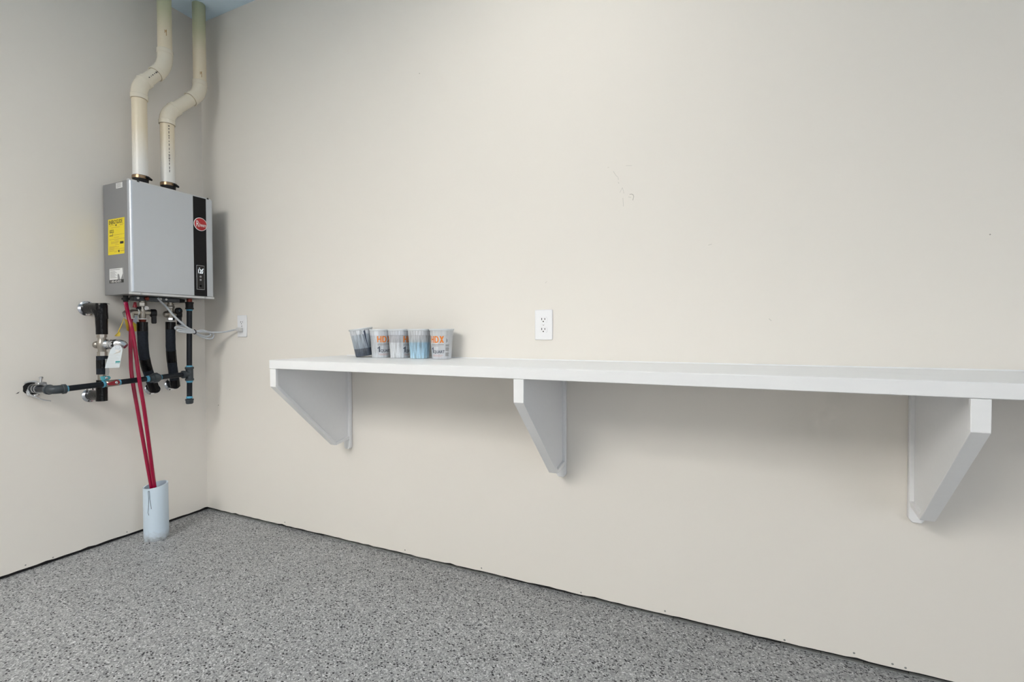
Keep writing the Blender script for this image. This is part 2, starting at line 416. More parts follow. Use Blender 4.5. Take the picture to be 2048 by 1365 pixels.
def bracket(x, rz, label):
    t = thing('shelf_bracket', label, 'bracket', (0, 0, 0), 'white plywood brackets under the shelf')
    z0 = ZU
    def P(y, z, xx=0): return (xx, y, z)
    A, B, Cc, D = (YF, ZU-.0006), (YF, .794), (-.1, .495), (-.0186, .507)
    th = .0125; hw = .0168
    def inner(p, q):   # inward offset of the segment p->q
        d = Vector((q[0]-p[0], q[1]-p[1])); n = Vector((-d.y, d.x)).normalized(); return n
    n1 = inner(A, B); n2 = inner(B, Cc); n3 = inner(Cc, D)
    def isect(p, n, q, m):
        det = n.x*m.y - n.y*m.x; c1 = n.dot(Vector(p)) + th; c2 = m.dot(Vector(q)) + th
        return ((c1*m.y - c2*n.y)/det, (n.x*c2 - m.x*c1)/det)
    Ai = (A[0]+n1.x*th, A[1]); Bi = isect(A, n1, B, n2); Ci = isect(B, n2, Cc, n3); Di = (D[0], D[1]+th*1.1)
    for nm, q in (('front_strip', (A, B, Bi, Ai)), ('diagonal_strip', (B, Cc, Ci, Bi)), ('bottom_strip', (Cc, D, Di, Ci))):
        b = nb(); prism(b, [P(y, z, -hw) for y, z in q], (2*hw, 0, 0), .0009); obj(nm, b, 'white_paint', t)
    b = nb(); prism(b, [P(y, z, -.0075) for y, z in ((Ai[0]+.0002, ZU-.0007), (Bi[0]+.0002, Bi[1]+.0002), (Ci[0], Ci[1]+.0003), (Di[0]-.0002, Di[1]+.0003), (D[0]-.0002, ZU-.0007))], (.015, 0, 0)); obj('panel', b, 'white_paint', t)
    b = nb(); prism(b, [(-.019, -.0006, ZU-.0006), (.019, -.0006, ZU-.0006), (.019, -.0006, .470), (.011, -.0006, .459), (-.011, -.0006, .459), (-.019, -.0006, .470)], (0, -.0176, 0), .0016); obj('wall_batten', b, 'white_paint', t)
    t.location = (x, 0, 0); t.rotation_euler = (0, 0, rz); return t
bracket(1.062, math.radians(-1.7), 'white bracket at the left end of the shelf, nearest the water heater')
bracket(2.1235, math.radians(-.5), 'white bracket in the middle, under the shelf near the duplex outlet')
bracket(3.1945, math.radians(-.7), 'white bracket at the right, largest, its left side showing')

# ------------------------------------------------------------------ outlets
def outlet(xc, zc, label, name='wall_outlet'):
    t = thing(name, label, 'outlet', (xc, 0, zc), 'white outlets on the back wall')
    b = nb(); w2, h2 = .0362, .0585
    o = [(-w2, -h2), (w2, -h2), (w2, h2), (-w2, h2)]
    prism(b, [(xc+u, -.0004, zc+v) for u, v in o], (0, -.0058, 0), .0022); obj('cover_plate', b, 'plate_plastic', t)
    for s in (1, -1):
        cz = zc+s*.0192 ; pts = []
        for k in range(24):
            a = 2*PI*k/24; pts.append((xc+.0168*math.cos(a), -.0064, cz+max(-.0118, min(.0118, .0165*math.sin(a)))))
        b = nb(); prism(b, pts, (0, -.0016, 0), .0004); r = obj('receptacle', b, 'plate_plastic', t)
        for dx, hh in ((-.0064, .0086), (.0064, .0070)):
            b = nb(); box(b, (xc+dx-.0013, -.0084, cz+.0028-hh/2), (xc+dx+.0013, -.0079, cz+.0028+hh/2)); obj('slot', b, 'slot_dark', r)
        b = nb(); cyl(b, (xc, -.0079, cz-.0068), (xc, -.0084, cz-.0068), .0026, 12); obj('ground_hole', b, 'slot_dark', r)
    b = nb(); lathe(b, [(0, .0032), (.0008, .0030), (.0011, .0018)], (xc, -.0063, zc), (0, -1, 0), 14); obj('screw', b, 'chrome', t)
outlet(2.0498, 1.0372, 'white duplex outlet with nothing plugged in, above the shelf')
outlet(.3195, 1.0450, 'small white outlet near the corner with the grey cord plugged in')

# ------------------------------------------------------------------ quart containers
cup_base = (.74, .75, .77)
zramp_mat('cup_slate', [(0, (.075, .095, .13)), (.27, (.085, .105, .14)), (.29, (.30, .36, .43)), (.75, (.42, .47, .53)), (.8, (.60, .63, .68)), (1, (.66, .69, .73))], .35, 60, (1, 1, .3), .01, (150, .45), 0, .122)
zramp_mat('cup_clear', [(0, (.66, .70, .75)), (.74, (.56, .59, .64)), (.78, (.60, .63, .69)), (1, (.62, .65, .69))], .35, 40, (1, 1, 1), .01, (120, .20), 0, .122)
zramp_mat('cup_pale', [(0, (.68, .71, .75)), (.52, (.66, .69, .73)), (.55, (.49, .50, .54)), (.77, (.49, .50, .54)), (.80, (.56, .59, .65)), (1, (.60, .63, .67))], .35, 40, (1, 1, 1), .01, (170, .30), 0, .122)
zramp_mat('cup_blue', [(0, (.52, .72, .86)), (.12, (.40, .62, .78)), (.52, (.36, .56, .72)), (.58, (.54, .58, .62)), (.77, (.54, .55, .58)), (.80, (.62, .64, .68)), (1, (.68, .70, .73))], .35, 50, (1, 1, 1), .02, (170, .42), 0, .122)
zramp_mat('cup_grey', [(0, (.60, .63, .68)), (.5, (.57, .59, .62)), (1, (.55, .57, .59))], .35, 40, (1, 1, 1), .01, (90, .12), 0, .122)

CH = .122
def cup_r(z): return .0385 + (.0455-.0385)*z/.095 if z < .095 else .0472
def cup(x, y, m, label, text=None, tilt=None, barcode=False, streak=False):
    t = thing('quart_container', label, 'container', (x, y, ZT+.0006), 'plastic quart containers on the shelf')
    ORG[t.name] = Vector((0, 0, 0))
    prof = [(0, .0300), (.0, .0370), (.0018, .0388), (.006, .0389), (.095, .0455), (.0958, .0470), (.1145, .0478)]
    inn = [(.1145, .0458), (.097, .0450), (.093, .0436), (.006, .0372), (.003, .0300)]
    b = nb(); lathe(b, prof+inn, (0, 0, 0), (0, 0, 1), 40); body = obj('body', b, m, t)
    b = nb(); lathe(b, [(.1147, .0462), (.1147, .0500), (.1170, .0508), (.1205, .0508), (.1220, .0498), (.1220, .0462)], (0, 0, 0), (0, 0, 1), 40, close=True); obj('rim', b, 'plastic_rim', t)
    az = math.atan2(cp[1]-y, cp[0]-x)   # the printed side is turned this way in the room
    def fn(off):
        def f(u, v):
            a = az + off + u/.043; r = cup_r(v)+.00045
            return (r*math.cos(a), r*math.sin(a), v)
        return f
    if text is not None:
        f = fn(text)
        b = nb(); zb, lh, lw, st, gp_ = .0655, .0272, .0180, .0050, .0026
        def bar(p, q, w_, lay=0):      # slanted or straight stroke
            n_ = 6
            for k in range(n_):
                a0, a1 = k/n_, (k+1)/n_
                pa = (p[0]+(q[0]-p[0])*a0, p[1]+(q[1]-p[1])*a0); pb = (p[0]+(q[0]-p[0])*a1, p[1]+(q[1]-p[1])*a1)
                b.faces.new([b.verts.new(Vector(f(*c))*1.0) for c in ((pa[0]-w_/2, pa[1]), (pa[0]+w_/2, pa[1]), (pb[0]+w_/2, pb[1]), (pb[0]-w_/2, pb[1]))])
        u0 = -.0295
        bar((u0+st/2, zb), (u0+st/2, zb+lh), st); bar((u0+lw-st/2, zb), (u0+lw-st/2, zb+lh), st); quad(b, f, u0+st, zb+lh*.42, u0+lw-st, zb+lh*.42+st, 3)
        u0 += lw+gp_
        bar((u0+st/2, zb), (u0+st/2, zb+lh), st); prev = None
        for k in range(13):
            a = -PI/2+PI*k/12; ro = lw-st; cu, sv = math.cos(a), math.sin(a)
            o_ = (u0+st+.004+(ro-.004)*cu if cu > 1e-6 else u0+st, zb+lh/2+lh/2*sv); n_ = (u0+st+.004+(ro-.004-st)*max(cu, 0) if cu > 1e-6 else u0+st, zb+lh/2+(lh/2-st*.92)*sv)
            if prev: b.faces.new([b.verts.new(f(*c)) for c in (prev[0], o_, n_, prev[1])])
            prev = (o_, n_)
        u0 += lw+gp_
        bar((u0+st*.7, zb), (u0+lw-st*.7, zb+lh), st*1.1); bar((u0+lw-st*.7, zb), (u0+lw*.5+.001, zb+lh*.5-.002), st*1.1); bar((u0+lw*.5-.001, zb+lh*.5+.002), (u0+st*.7, zb+lh), st*1.1)
        obj('brand_print', b, 'print_orange', t, False)
        b = nb()
        b.faces.new([b.verts.new(f(*c)) for c in ((-.0235, .024), (-.0180, .024), (-.0180, .0485), (-.0222, .0485), (-.0235, .0455))])
        b.faces.new([b.verts.new(f(*c)) for c in ((-.0236, .0400), (-.0236, .0455), (-.0295, .0420), (-.0295, .0385))])
        text_bm(b, 'QUART', .0165, lambda u, v: f(u-.0160, v+.024), .86, 0, .020); obj('size_print', b, 'print_navy', t, False)
        b = nb()
        quad(b, f, -.0285, .0570, .0290, .0595, 8); quad(b, f, -.0285, .0525, .008, .0540, 6); obj('fine_print', b, 'print_grey', t, False)
        b = nb()
        for k in range(14): quad(b, f, -.024+k*.0036, .0145, -.0218+k*.0036, .0170)
        for k in range(11): quad(b, f, -.020+k*.0036, .0105, -.0178+k*.0036, .0122)
        obj('warning_print', b, 'print_pink', t, False)
    if barcode:
        f = fn(text+1.05)
        b = nb()
        for k in range(16):
            if k in (5, 6, 12): continue
            quad(b, f, -.009, .012+k*.0030, .008-(k % 3)*.001, .0142+k*.0030, 3)
        obj('barcode', b, 'print_grey', t, False)
        b = nb(); quad(b, f, -.007, .066, -.0045, .083); quad(b, f, -.004, .069, -.001, .079); obj('side_print', b, 'print_grey', t, False)
    elif text is None or streak:
        f = fn(-.2 if text is None else text-.95); b = nb()
        for k in range(13):
            u = -.026+k*.0042; z1 = .088-random.random()*.02; z0 = .014+random.random()*.012
            quad(b, f, u-.0002, z0, u+.0002, z1)
            for q in range(7): quad(b, f, u, z0+(z1-z0)*q/7, u+.0014, z0+(z1-z0)*q/7+.0005)
        obj('scale_print', b, 'print_grey', t, False)
    if streak == 'drip':
        f = fn(.28); b = nb()
        for strip in ([(-.004, .003, .112), (-.002, .0045, .095), (.0005, .0058, .078), (.003, .0072, .060), (.0055, .0085, .045), (.008, .0098, .034)], [(-.010, -.0085, .108), (-.006, -.0040, .085), (-.0025, -.0012, .060), (.0005, .0012, .042)]):
            for (a0, a1, z0), (b0, b1, z1) in zip(strip, strip[1:]): b.faces.new([b.verts.new(f(*c)) for c in ((a0, z0), (a1, z0), (b1, z1), (b0, z1))])
        obj('paint_drip', b, 'print_navy', t, False)
    if tilt:
        ax, ang = tilt; R = Matrix.Rotation(ang, 4, ax); t.rotation_euler = R.to_euler()
        low = min((R @ Vector((.0375*math.cos(q), .0375*math.sin(q), 0))).z for q in [2*PI*k/40 for k in range(40)])
        t.location.z = ZT+.0008-low
    ORG[t.name] = Vector(t.location)
    return t
mat('plastic_rim', (.60, .63, .66), .25)
cup(1.2335, -.083, 'cup_slate', 'tilted translucent quart container with dark slate paint at the bottom', None, ((.667, -.745, 0), math.radians(8)), streak='drip')
cup(1.3225, -.080, 'cup_clear', 'second container from the left, upright, pale, orange lettering facing out', .31, streak=True)
cup(1.4235, -.082, 'cup_pale', 'middle container of five, half lined with pale paint, lettering turned right', 1.04, streak=True)
cup(1.5275, -.084, 'cup_blue', 'quart container stained with light blue paint', None)
cup(1.6340, -.080, 'cup_grey', 'rightmost quart container, greyish, with orange lettering and a barcode', -.48, barcode=True)

# ------------------------------------------------------------------ water heater
HY0, HY1, HZ0, HZ1, HXF = -.481, -.098, 1.187, 1.708, .237
wh = thing('water_heater', 'silver wall-hung tankless water heater with a black display stripe', 'water heater', (.0, -.29, HZ0))
b = nb(); box(b, (.014, HY0+.002, HZ0+.001), (.214, HY1-.002, HZ1-.001), .002); obj('case', b, 'heater_side', wh)
for z0_, z1_ in ((HZ1-.10, HZ1-.002), (HZ0+.02, HZ0+.10)):
    b = nb(); box(b, (.0006, HY0+.03, z0_), (.0136, HY1-.03, z1_), .001); obj('mounting_bracket', b, 'steel', wh)
b = nb(); prof = []
R0 = .0125
for cx, cy, a0 in ((HXF-R0, HY1-.0005-R0, 0), ):
    for k in range(9):
        a = a0 + (PI/2)*k/8; prof.append((cx+R0*math.cos(a), cy+R0*math.sin(a)))
prof += [(.2145, HY1-.0005), (.2145, HY0+.0005)]
for k in range(9):
    a = -PI/2 + (PI/2)*k/8; prof.append((HXF-R0+R0*math.cos(a), HY0+.0005+R0+R0*math.sin(a)))
prism(b, [(x, y, HZ0+.0115) for x, y in prof], (0, 0, HZ1-.0065-HZ0-.0115)); obj('front_cover', b, 'heater_front', wh, True, 30)
b = nb(); box(b, (.2145, HY0, HZ1-.0062), (.2275, HY1-.006, HZ1+.002), .001); top = obj('top_lip', b, 'heater_lip', wh)
b = nb(); box(b, (.2145, HY0, HZ0-.0005), (.2350, HY1, HZ0+.0105), .001); bot = obj('bottom_lip', b, 'heater_lip', wh)
for y in (-.4420, -.1215):
    b = nb(); lathe(b, [(0, .0050), (.002, .0050), (.0034, .0028)], (.2277, y, HZ1-.001), (1, 0, 0), 14); obj('screw', b, 'slot_dark', top)
for y in (-.4400, -.1450):
    b = nb(); lathe(b, [(0, .0046), (.002, .0044), (.003, .0026)], (.2352, y, HZ0+.0042), (1, 0, 0), 14); obj('screw', b, 'steel', bot)
F0 = HXF+.0004
def fr(y0, z0): return lambda u, v: (F0, y0+u, z0+v)       # lettering on the front faces +x, reads towards +y
SY0, SY1 = -.2020, -.1370
b = nb(); box(b, (HXF, SY0, HZ0+.0118), (F0, SY1, HZ1-.0068)); stripe = obj('display_stripe', b, 'stripe_black', wh)
bc = (-.1667, 1.5650)
b = nb(); lathe(b, [(0, .0335), (.0015, .0335), (.0020, .0325)], (F0, bc[0], bc[1]), (1, 0, 0), 40); obj('badge_border', b, 'print_white', stripe)
b = nb(); lathe(b, [(0, .0308), (.0022, .0308), (.0028, .0300)], (F0, bc[0], bc[1]), (1, 0, 0), 40); obj('badge', b, 'badge_red', stripe)
b = nb()
text_bm(b, 'R', .045, lambda u, v: (F0+.0032, bc[0]-.0245+u, bc[1]-.0150+v), .62, 0, .004)
text_bm(b, 'heem', .0275, lambda u, v: (F0+.0032, bc[0]-.0075+u, bc[1]-.0120+v), .60, 0, .004)
obj('badge_lettering', b, 'print_white', stripe, False)
dy0, dy1, dz0, dz1 = -.1902, -.1500, 1.2310, 1.3545
b = nb(); box(b, (F0, dy0, dz0), (F0+.0010, dy1, dz1), .0006); obj('display_frame', b, 'chrome', stripe)
b = nb(); box(b, (F0+.0008, dy0+.0016, dz0+.0016), (F0+.0014, dy1-.0016, dz1-.0016)); obj('display_panel', b, 'display_black', stripe)
FD = F0+.0017
b = nb(); text_bm(b, '120', .0300, lambda u, v: (FD, dy0+.0048+u, dz1-.0405+v), .62, 0, .012)
quad(b, lambda u, v: (FD, u, v), dy0+.012, dz1-.0160, dy0+.0170, dz1-.0130); quad(b, lambda u, v: (FD, u, v), dy1-.010, dz1-.0190, dy1-.0055, dz1-.0155)
obj('display_digits', b, 'lit_digits', stripe, False)
for z in (dz1-.057, dz1-.074):
    b = nb(); lathe(b, [(0, .0052), (.0012, .0052), (.0018, .004)], (F0+.0012, dy0+.0195, z), (1, 0, 0), 18); obj('button', b, 'print_grey', stripe)
b = nb(); lathe(b, [(.0003, .0050), (.0003, .0036)], (FD-.0003, dy0+.0195, dz0+.0185), (1, 0, 0), 18)
quad(b, lambda u, v: (FD, u, v), dy0+.0105, dz0+.0105, dy0+.017, dz0+.0122); obj('power_symbol', b, 'print_grey', stripe, False)
# stickers on the left side (faces -y, reads towards +x)
SYL = HY0+.002
def sd(x0, z0, o=.0007): return lambda u, v: (x0+u, SYL-o, z0+v)
def sticker(name, x0, z0, x1, z1, m, skew=0):
    b = nb(); prism(b, [(x0-skew, SYL-.0001, z0), (x1-skew, SYL-.0001, z0), (x1, SYL-.0001, z1), (x0, SYL-.0001, z1)], (0, -.0004, 0)); return obj(name, b, m, wh, False)
eg = sticker('energy_label', .0555, 1.3750, .1890, 1.5400, 'label_yellow', .006); eg['label'] = 'yellow energy guide sticker'
b = nb(); text_bm(b, 'ENERGYGUIDE', .0250, lambda u, v: sd(.0615, 1.5165)(u, v), .66, 0, .020); obj('title_print', b, 'print_black', eg, False)
b = nb(); text_bm(b, '$222', .0190, lambda u, v: sd(.0660, 1.4770)(u, v), .90, 0, .02); obj('price_print', b, 'print_black', eg, False)
for poly in (((.112, 1.512), (.128, 1.512), (.120, 1.503)), ((.088, 1.472), (.095, 1.472), (.0915, 1.466)), ((.064, 1.4615), (.094, 1.4615), (.094, 1.4640), (.064, 1.4640)), ((.150, 1.4210), (.178, 1.4210), (.178, 1.4320), (.150, 1.4320)), ((.135, 1.3835), (.144, 1.3835), (.144, 1.3935), (.135, 1.3935))):
    b = nb(); b.faces.new([b.verts.new(sd(*q, .0008)(0, 0)) for q in poly]); obj('print_block', b, 'print_black', eg, False)
b = nb()
for x0, x1, z in ((.080, .150, 1.4985), (.066, .108, 1.5095), (.150, .180, 1.5100), (.150, .176, 1.5065), (.066, .184, 1.4640), (.100, .142, 1.4530), (.062, .186, 1.4445), (.104, .140, 1.4385), (.075, .14, 1.4335), (.075, .14, 1.4295), (.075, .132, 1.4255), (.108, .14, 1.4185), (.060, .122, 1.4115), (.060, .142, 1.4075), (.060, .104, 1.4035), (.06, .184, 1.3990), (.060, .10, 1.3950), (.06, .184, 1.3900), (.100, .126, 1.3855), (.156, .182, 1.3870)):
    quad(b, sd(0, 0), x0, z, x1, z+.0013)
obj('fine_print', b, 'stain_brown', eg, False)
cl = sticker('service_label', .0580, 1.2420, .1745, 1.3095, 'label_white'); cl['label'] = 'white sticker with a phone number on a black band'
b = nb(); quad(b, sd(0, 0), .058, 1.2422, .1745, 1.2580); obj('number_band', b, 'print_black', cl, False)
b = nb(); text_bm(b, '1-800-432-8373', .0150, lambda u, v: sd(.0650, 1.2448, .0011)(u, v), .92, 0, .010); obj('number_print', b, 'print_white', cl, False)
b = nb()
for k in range(9): quad(b, sd(0, 0), .064, 1.2660+k*.0038, .120-(k % 3)*.008, 1.2674+k*.0038)
quad(b, sd(0, 0), .062, 1.3030, .145, 1.3058)
for poly in (((.150, 1.2582), (.1743, 1.2582), (.1743, 1.3092), (.165, 1.3092), (.168, 1.285)), ((.126, 1.2582), (.146, 1.2582), (.138, 1.281), (.128, 1.285), (.124, 1.279))):
    b.faces.new([b.verts.new(sd(*q)(0, 0)) for q in poly])
obj('picture_print', b, 'print_grey', cl, False)
sl = sticker('rating_label', .1255, 1.6765, .1765, 1.7010, 'label_white'); sl['label'] = 'tiny white sticker with dark lines'
for k in range(5):
    b = nb(); quad(b, sd(0, 0), .131, 1.6800+k*.0042, .170-(k % 2)*.006, 1.6818+k*.0042); obj('print_line', b, 'print_grey', sl, False)
# underside fittings that belong to the heater
b = nb(); box(b, (.075, -.412, 1.1655), (.125, -.205, 1.1868), .004); mf = obj('manifold', b, 'manifold', wh)
b = nb(); lathe(b, [(0, .0085), (.004, .0100), (.014, .0098), (.018, .006)], (.1255, -.365, 1.1765), (1, 0, 0), 18); obj('port_ring', b, 'copper', mf)
for y, z in ((-.298, 1.179), (-.272, 1.178), (-.398, 1.178)):
    b = nb(); lathe(b, [(0, .0055), (.003, .0050), (.004, .003)], (.1253, y, z), (1, 0, 0), 12); obj('bolt', b, 'white_ring', mf)
b = nb(); tube(b, [(.10, -.2045, 1.1765), (.110, -.195, 1.1760), (.118, -.178, 1.1750)], [.0100, .0105, .0085], 12); obj('drain_plug', b, 'rubber_black', wh)
b = nb(); lathe(b, [(0, .0105), (.010, .0105), (.0105, .0165), (.020, .0165), (.021, .0110), (.030, .0100)], (.11, -.4415, 1.1866), (0, 0, -1), 16); obj('condensate_nut', b, 'rubber_black', wh)

# ------------------------------------------------------------------ vent pipes
def vent(y0, z1, y1, z2, fA, fB, zlo, zhi, label, printing):
    X = .15; R = .0303
    t = thing('vent_pipe', label, 'vent pipe', (X, y0, 1.711), 'plastic vent pipes rising from the heater to the ceiling')
    p0, p1, p2, p3 = Vector((X, y0, 1.722)), Vector((X, y0, z1)), Vector((X, y1, z2)), Vector((X, y1, H-.0005))
    d = (p2-p1); L_ = d.length; d = d/L_
    eA, eB = p1+d*L_*fA, p1+d*L_*fB
    b = nb(); lathe(b, [(0, .026), (.010, .0315), (.046, .0315)], (X, y0, 1.711), (0, 0, 1), 24); obj('rubber_boot', b, 'rubber_black', t)
    b = nb(); tube(b, [p0+Vector((0, 0, .02)), (X, y0, zlo)], R, 28); obj('lower_pipe', b, 'vent_plastic_light_tint', t)
    RE = .0335; RC = .0352
    def elbow(a, bend, c):
        a, bend, c = Vector(a), Vector(bend), Vector(c)
        bm = nb(); tube(bm, fillet([a, bend, c], min((a-bend).length, (c-bend).length)*.80, 9), RE, 28)
        o = obj('elbow', bm, 'vent_fitting', t)
        for e in (a, c):
            ax = (bend-e).normalized(); bm = nb(); lathe(bm, [(-.0008, R+.0004), (-.0008, RC-.001), (0, RC), (.018, RC), (.020, RE-.0004)], e, ax, 28); obj('elbow_hub', bm, 'vent_fitting', o)
            bm = nb(); lathe(bm, [(-.0022, R+.0001), (-.0022, R+.0014), (-.0009, R+.0014), (-.0009, R+.0001)], e, ax, 28, close=True); obj('seam', bm, 'seam_brown', o)
        return o
    elbow((X, y0, zlo), p1, eA)
    b = nb(); tube(b, [eA-d*.01, eB+d*.01], R, 28); off = obj('offset_pipe', b, 'vent_fitting', t)
    elbow(eB, p2, (X, y1, zhi))
    b = nb(); tube(b, [(X, y1, zhi-.01), p3], R, 28); upp = obj('upper_pipe', b, 'vent_plastic_light_tint', t)
    # hose clamp
    b = nb(); lathe(b, [(0, .0317), (0, .0335), (.0135, .0335), (.0135, .0317)], (X, y0, 1.7415), (0, 0, 1), 30, close=True); hc = obj('hose_clamp', b, 'clamp_bronze', t)
    az = math.atan2(-.20, .98)+.75
    c = Vector((X+.037*math.cos(az), y0+.037*math.sin(az), 1.7475)); tg = Vector((-math.sin(az), math.cos(az), -.12)).normalized()
    b = nb(); tube(b, [c-tg*.020, c-tg*.008, c+tg*.012], [.003, .0066, .0060], 10); cyl(b, c+tg*.012, c+tg*.019, .0055, 6); obj('clamp_screw', b, 'rubber_black', hc)
    # printed marks
    b = nb()
    if printing == 'offset':
        n = Vector((.93, -.30, 0)); n = (n-d*n.dot(d)).normalized(); s = d.cross(n)
        for q, l, wv in ((.30, .05, .5), (.37, .03, .4), (.43, .05, .5), (.50, .05, .35), (.56, .05, .8), (.60, .03, .9)):
            c0 = p1+d*L_*q+n*(R+.0009)
            b.faces.new([b.verts.new(c0+d*u*L_+s*v) for u, v in ((-l/3, -.004*wv), (l/3, -.004*wv), (l/3, .004*wv), (-l/3, .004*wv))])
        obj('pipe_print', b, 'print_black', off, False)
    else:
        az = -.30; n = Vector((math.cos(az), math.sin(az), 0)); s = Vector((-math.sin(az), math.cos(az), 0)); z = zlo-.012; k = 0
        random.seed(3)
        while z > zlo-.235:
            h = random.choice((.004, .006, .009, .012)); hw = random.choice((.0014, .0022, .0026)); cc = Vector((X, y0, 0))+n*(R+.0005)
            for q in (-1, 1) if h < .01 else (0,):
                b.faces.new([b.verts.new(cc+s*(q*hw*.6+v)+Vector((0, 0, z+u))) for u, v in ((-h, -hw*.5), (0, -hw*.5), (0, hw*.5), (-h, hw*.5))])
            z -= h+random.choice((.003, .004, .008))
        obj('pipe_print', b, 'print_black', t, False)
    b = nb(); az = -.35; n = Vector((math.cos(az), math.sin(az), 0)); s = Vector((-math.sin(az), math.cos(az), 0))
    zz = 2.49 if printing == 'offset' else zhi+.035
    for u, v, hh in ((-.004, 0, .008), (.002, -.004, .016), (.0, .002, .005)):
        cc = Vector((X, y1, zz+v))+n*(R+.0004)
        b.faces.new([b.verts.new(cc+s*(u+a)+Vector((0, 0, c_))) for a, c_ in ((-.0012, -hh), (.0012, -hh), (.0010, hh), (-.0014, hh*.8))])
    obj('stain', b, 'stain_brown', upp, False)
    return t
vent(-.3905, 2.181, -.2725, 2.327, .256, .62, 2.119, 2.410, 'cream vent pipe on the left with a printed offset section', 'offset')
vent(-.2680, 2.0995, -.1025, 2.275, .25, .70, 2.047, 2.335, 'cream vent pipe on the right, close to the corner, printed lengthwise', 'lower')

# ------------------------------------------------------------------ gas line
gp = thing('gas_pipe', 'black iron gas line with red valve running along the left wall to the heater', 'gas pipe', (.155, -.45, .64))
GX = .155
def gz(y): return .7745 + (.7975-.7745)*(y+.70)/(.70-.1825)
def G(y): return (GX, y, gz(y))
GR = .0125
b = nb(); tube(b, [(.004, -.742, .776), (.130, -.733, .775)], GR+.0022, 16); obj('wall_nipple', b, 'gas_pipe_black', gp)
b = nb(); tube(b, fillet([(.124, -.7335, .775), (GX, -.730, .7745), G(-.694)], .024, 6), .0180, 18); el = obj('elbow', b, 'fitting_iron', gp)
for p, a in (((.120, -.734, .775), (1, .05, 0)), (G(-.690), (0, -1, -.03))):
    b = nb(); lathe(b, [(0, .0170), (.001, .0205), (.011, .0210), (.013, .0185)], p, a, 18); obj('elbow_band', b, 'fitting_iron', el)
def gseg(y0, y1):
    b = nb(); tube(b, [G(y0), G(y1)], GR, 18); return obj('pipe', b, 'gas_pipe_black', gp)
gseg(-.700, -.548); gseg(-.497, -.372); gseg(-.345, -.205)
def sealant(p, ax, l=.006, r=GR+.0022):
    b = nb(); lathe(b, [(0, GR), (.0005, r), (l*.6, r-.0004), (l, GR)], p, ax, 14); obj('thread_sealant', b, 'sealant_blue', gp)
yv = Vector((0, 1, .044)).normalized()
sealant(G(-.6905), yv, .008); sealant(G(-.560), yv, .010, .0150); sealant(G(-.500), yv, .008, .0145); sealant(G(-.374), -yv, .012, .0152); sealant(G(-.330), yv, .012); sealant(G(-.2155), yv, .010, .0160)
# gas valve
b = nb(); tube(b, [G(-.549), G(-.545), G(-.532), G(-.514), G(-.501), G(-.497)], [.0125, .0155, .0150, .0150, .0150, .0125], 14); vb = obj('valve_body', b, 'brass_nickel', gp)
gv = Vector(G(-.523)); b = nb()
prism(b, [gv+Vector((.0160, a, c_)) for a, c_ in ((-.030, .001), (-.014, .008), (.004, .0135), (.016, .0115), (.022, .002), (.014, -.006), (-.004, -.008), (-.022, -.008))], (.006, 0, 0), .0018); hd = obj('valve_handle', b, 'handle_red', vb)
b = nb(); lathe(b, [(0, .0065), (.003, .0062), (.0045, .004)], gv+Vector((.0222, .005, .003)), (1, 0, 0), 12); obj('handle_nut', b, 'chrome', hd)
# union
b = nb(); tube(b, [G(-.372), G(-.369), G(-.352)], [.0150, .0195, .0200], 8); u1 = obj('union', b, 'fitting_iron', gp)
b = nb(); tube(b, [G(-.356), G(-.353), G(-.336), G(-.328), G(-.322)], [.0200, .0250, .0250, .0190, .0150], 8); obj('union_nut', b, 'fitting_iron', u1)
# tee, riser, drip leg
TZ = .7975; TY = -.1825
b = nb(); tube(b, [(GX, TY, TZ-.030), (GX, TY, TZ+.030)], .0170, 18); tube(b, [(GX, TY, TZ), (GX, TY-.032, TZ-.0014)], .0170, 18); te = obj('tee', b, 'fitting_iron', gp)
for p, a in (((GX, TY, TZ+.036), (0, 0, -1)), ((GX, TY, TZ-.036), (0, 0, 1)), ((GX, TY-.036, TZ-.0016), (0, 1, 0))):
    b = nb(); lathe(b, [(0, .0150), (.001, .0198), (.010, .0200), (.013, .0170)], p, a, 18); obj('tee_band', b, 'fitting_iron', te)
b = nb(); tube(b, [(GX, TY, TZ+.03), (GX, -.1775, 1.152)], GR, 18); obj('riser_pipe', b, 'gas_pipe_black', gp)
b = nb(); tube(b, [(GX, TY, TZ-.03), (GX, -.1846, .655)], GR, 18); obj('drip_leg', b, 'gas_pipe_black', gp)
b = nb(); lathe(b, [(0, .0155), (.001, .0192), (.008, .0192), (.009, .0178), (.022, .0172), (.026, .0140)], (GX, -.1846, .6675), (0, 0, -1), 20); obj('end_cap', b, 'fitting_iron', gp)
b = nb(); lathe(b, [(0, .0160), (.001, .0190), (.008, .0192), (.009, .0172), (.030, .0172), (.031, .0192), (.038, .0190), (.039, .0150)], (GX, -.1772, 1.131), (0, 0, 1), 20); obj('coupling', b, 'rubber_black', gp)
b = nb(); tube(b, [(GX, -.1771, 1.166), (GX, -.177, 1.1865)], .0125, 16); obj('heater_nipple', b, 'copper', gp)
zv = Vector((0, 0, 1))
sealant((GX, -.1776, 1.124), zv, .0075, .0150); sealant((GX, TY, TZ+.033), zv, .010, .0160); sealant((GX, TY, TZ-.035), -zv, .011, .0155); sealant((GX, -.1846, .670), zv, .011, .0150)
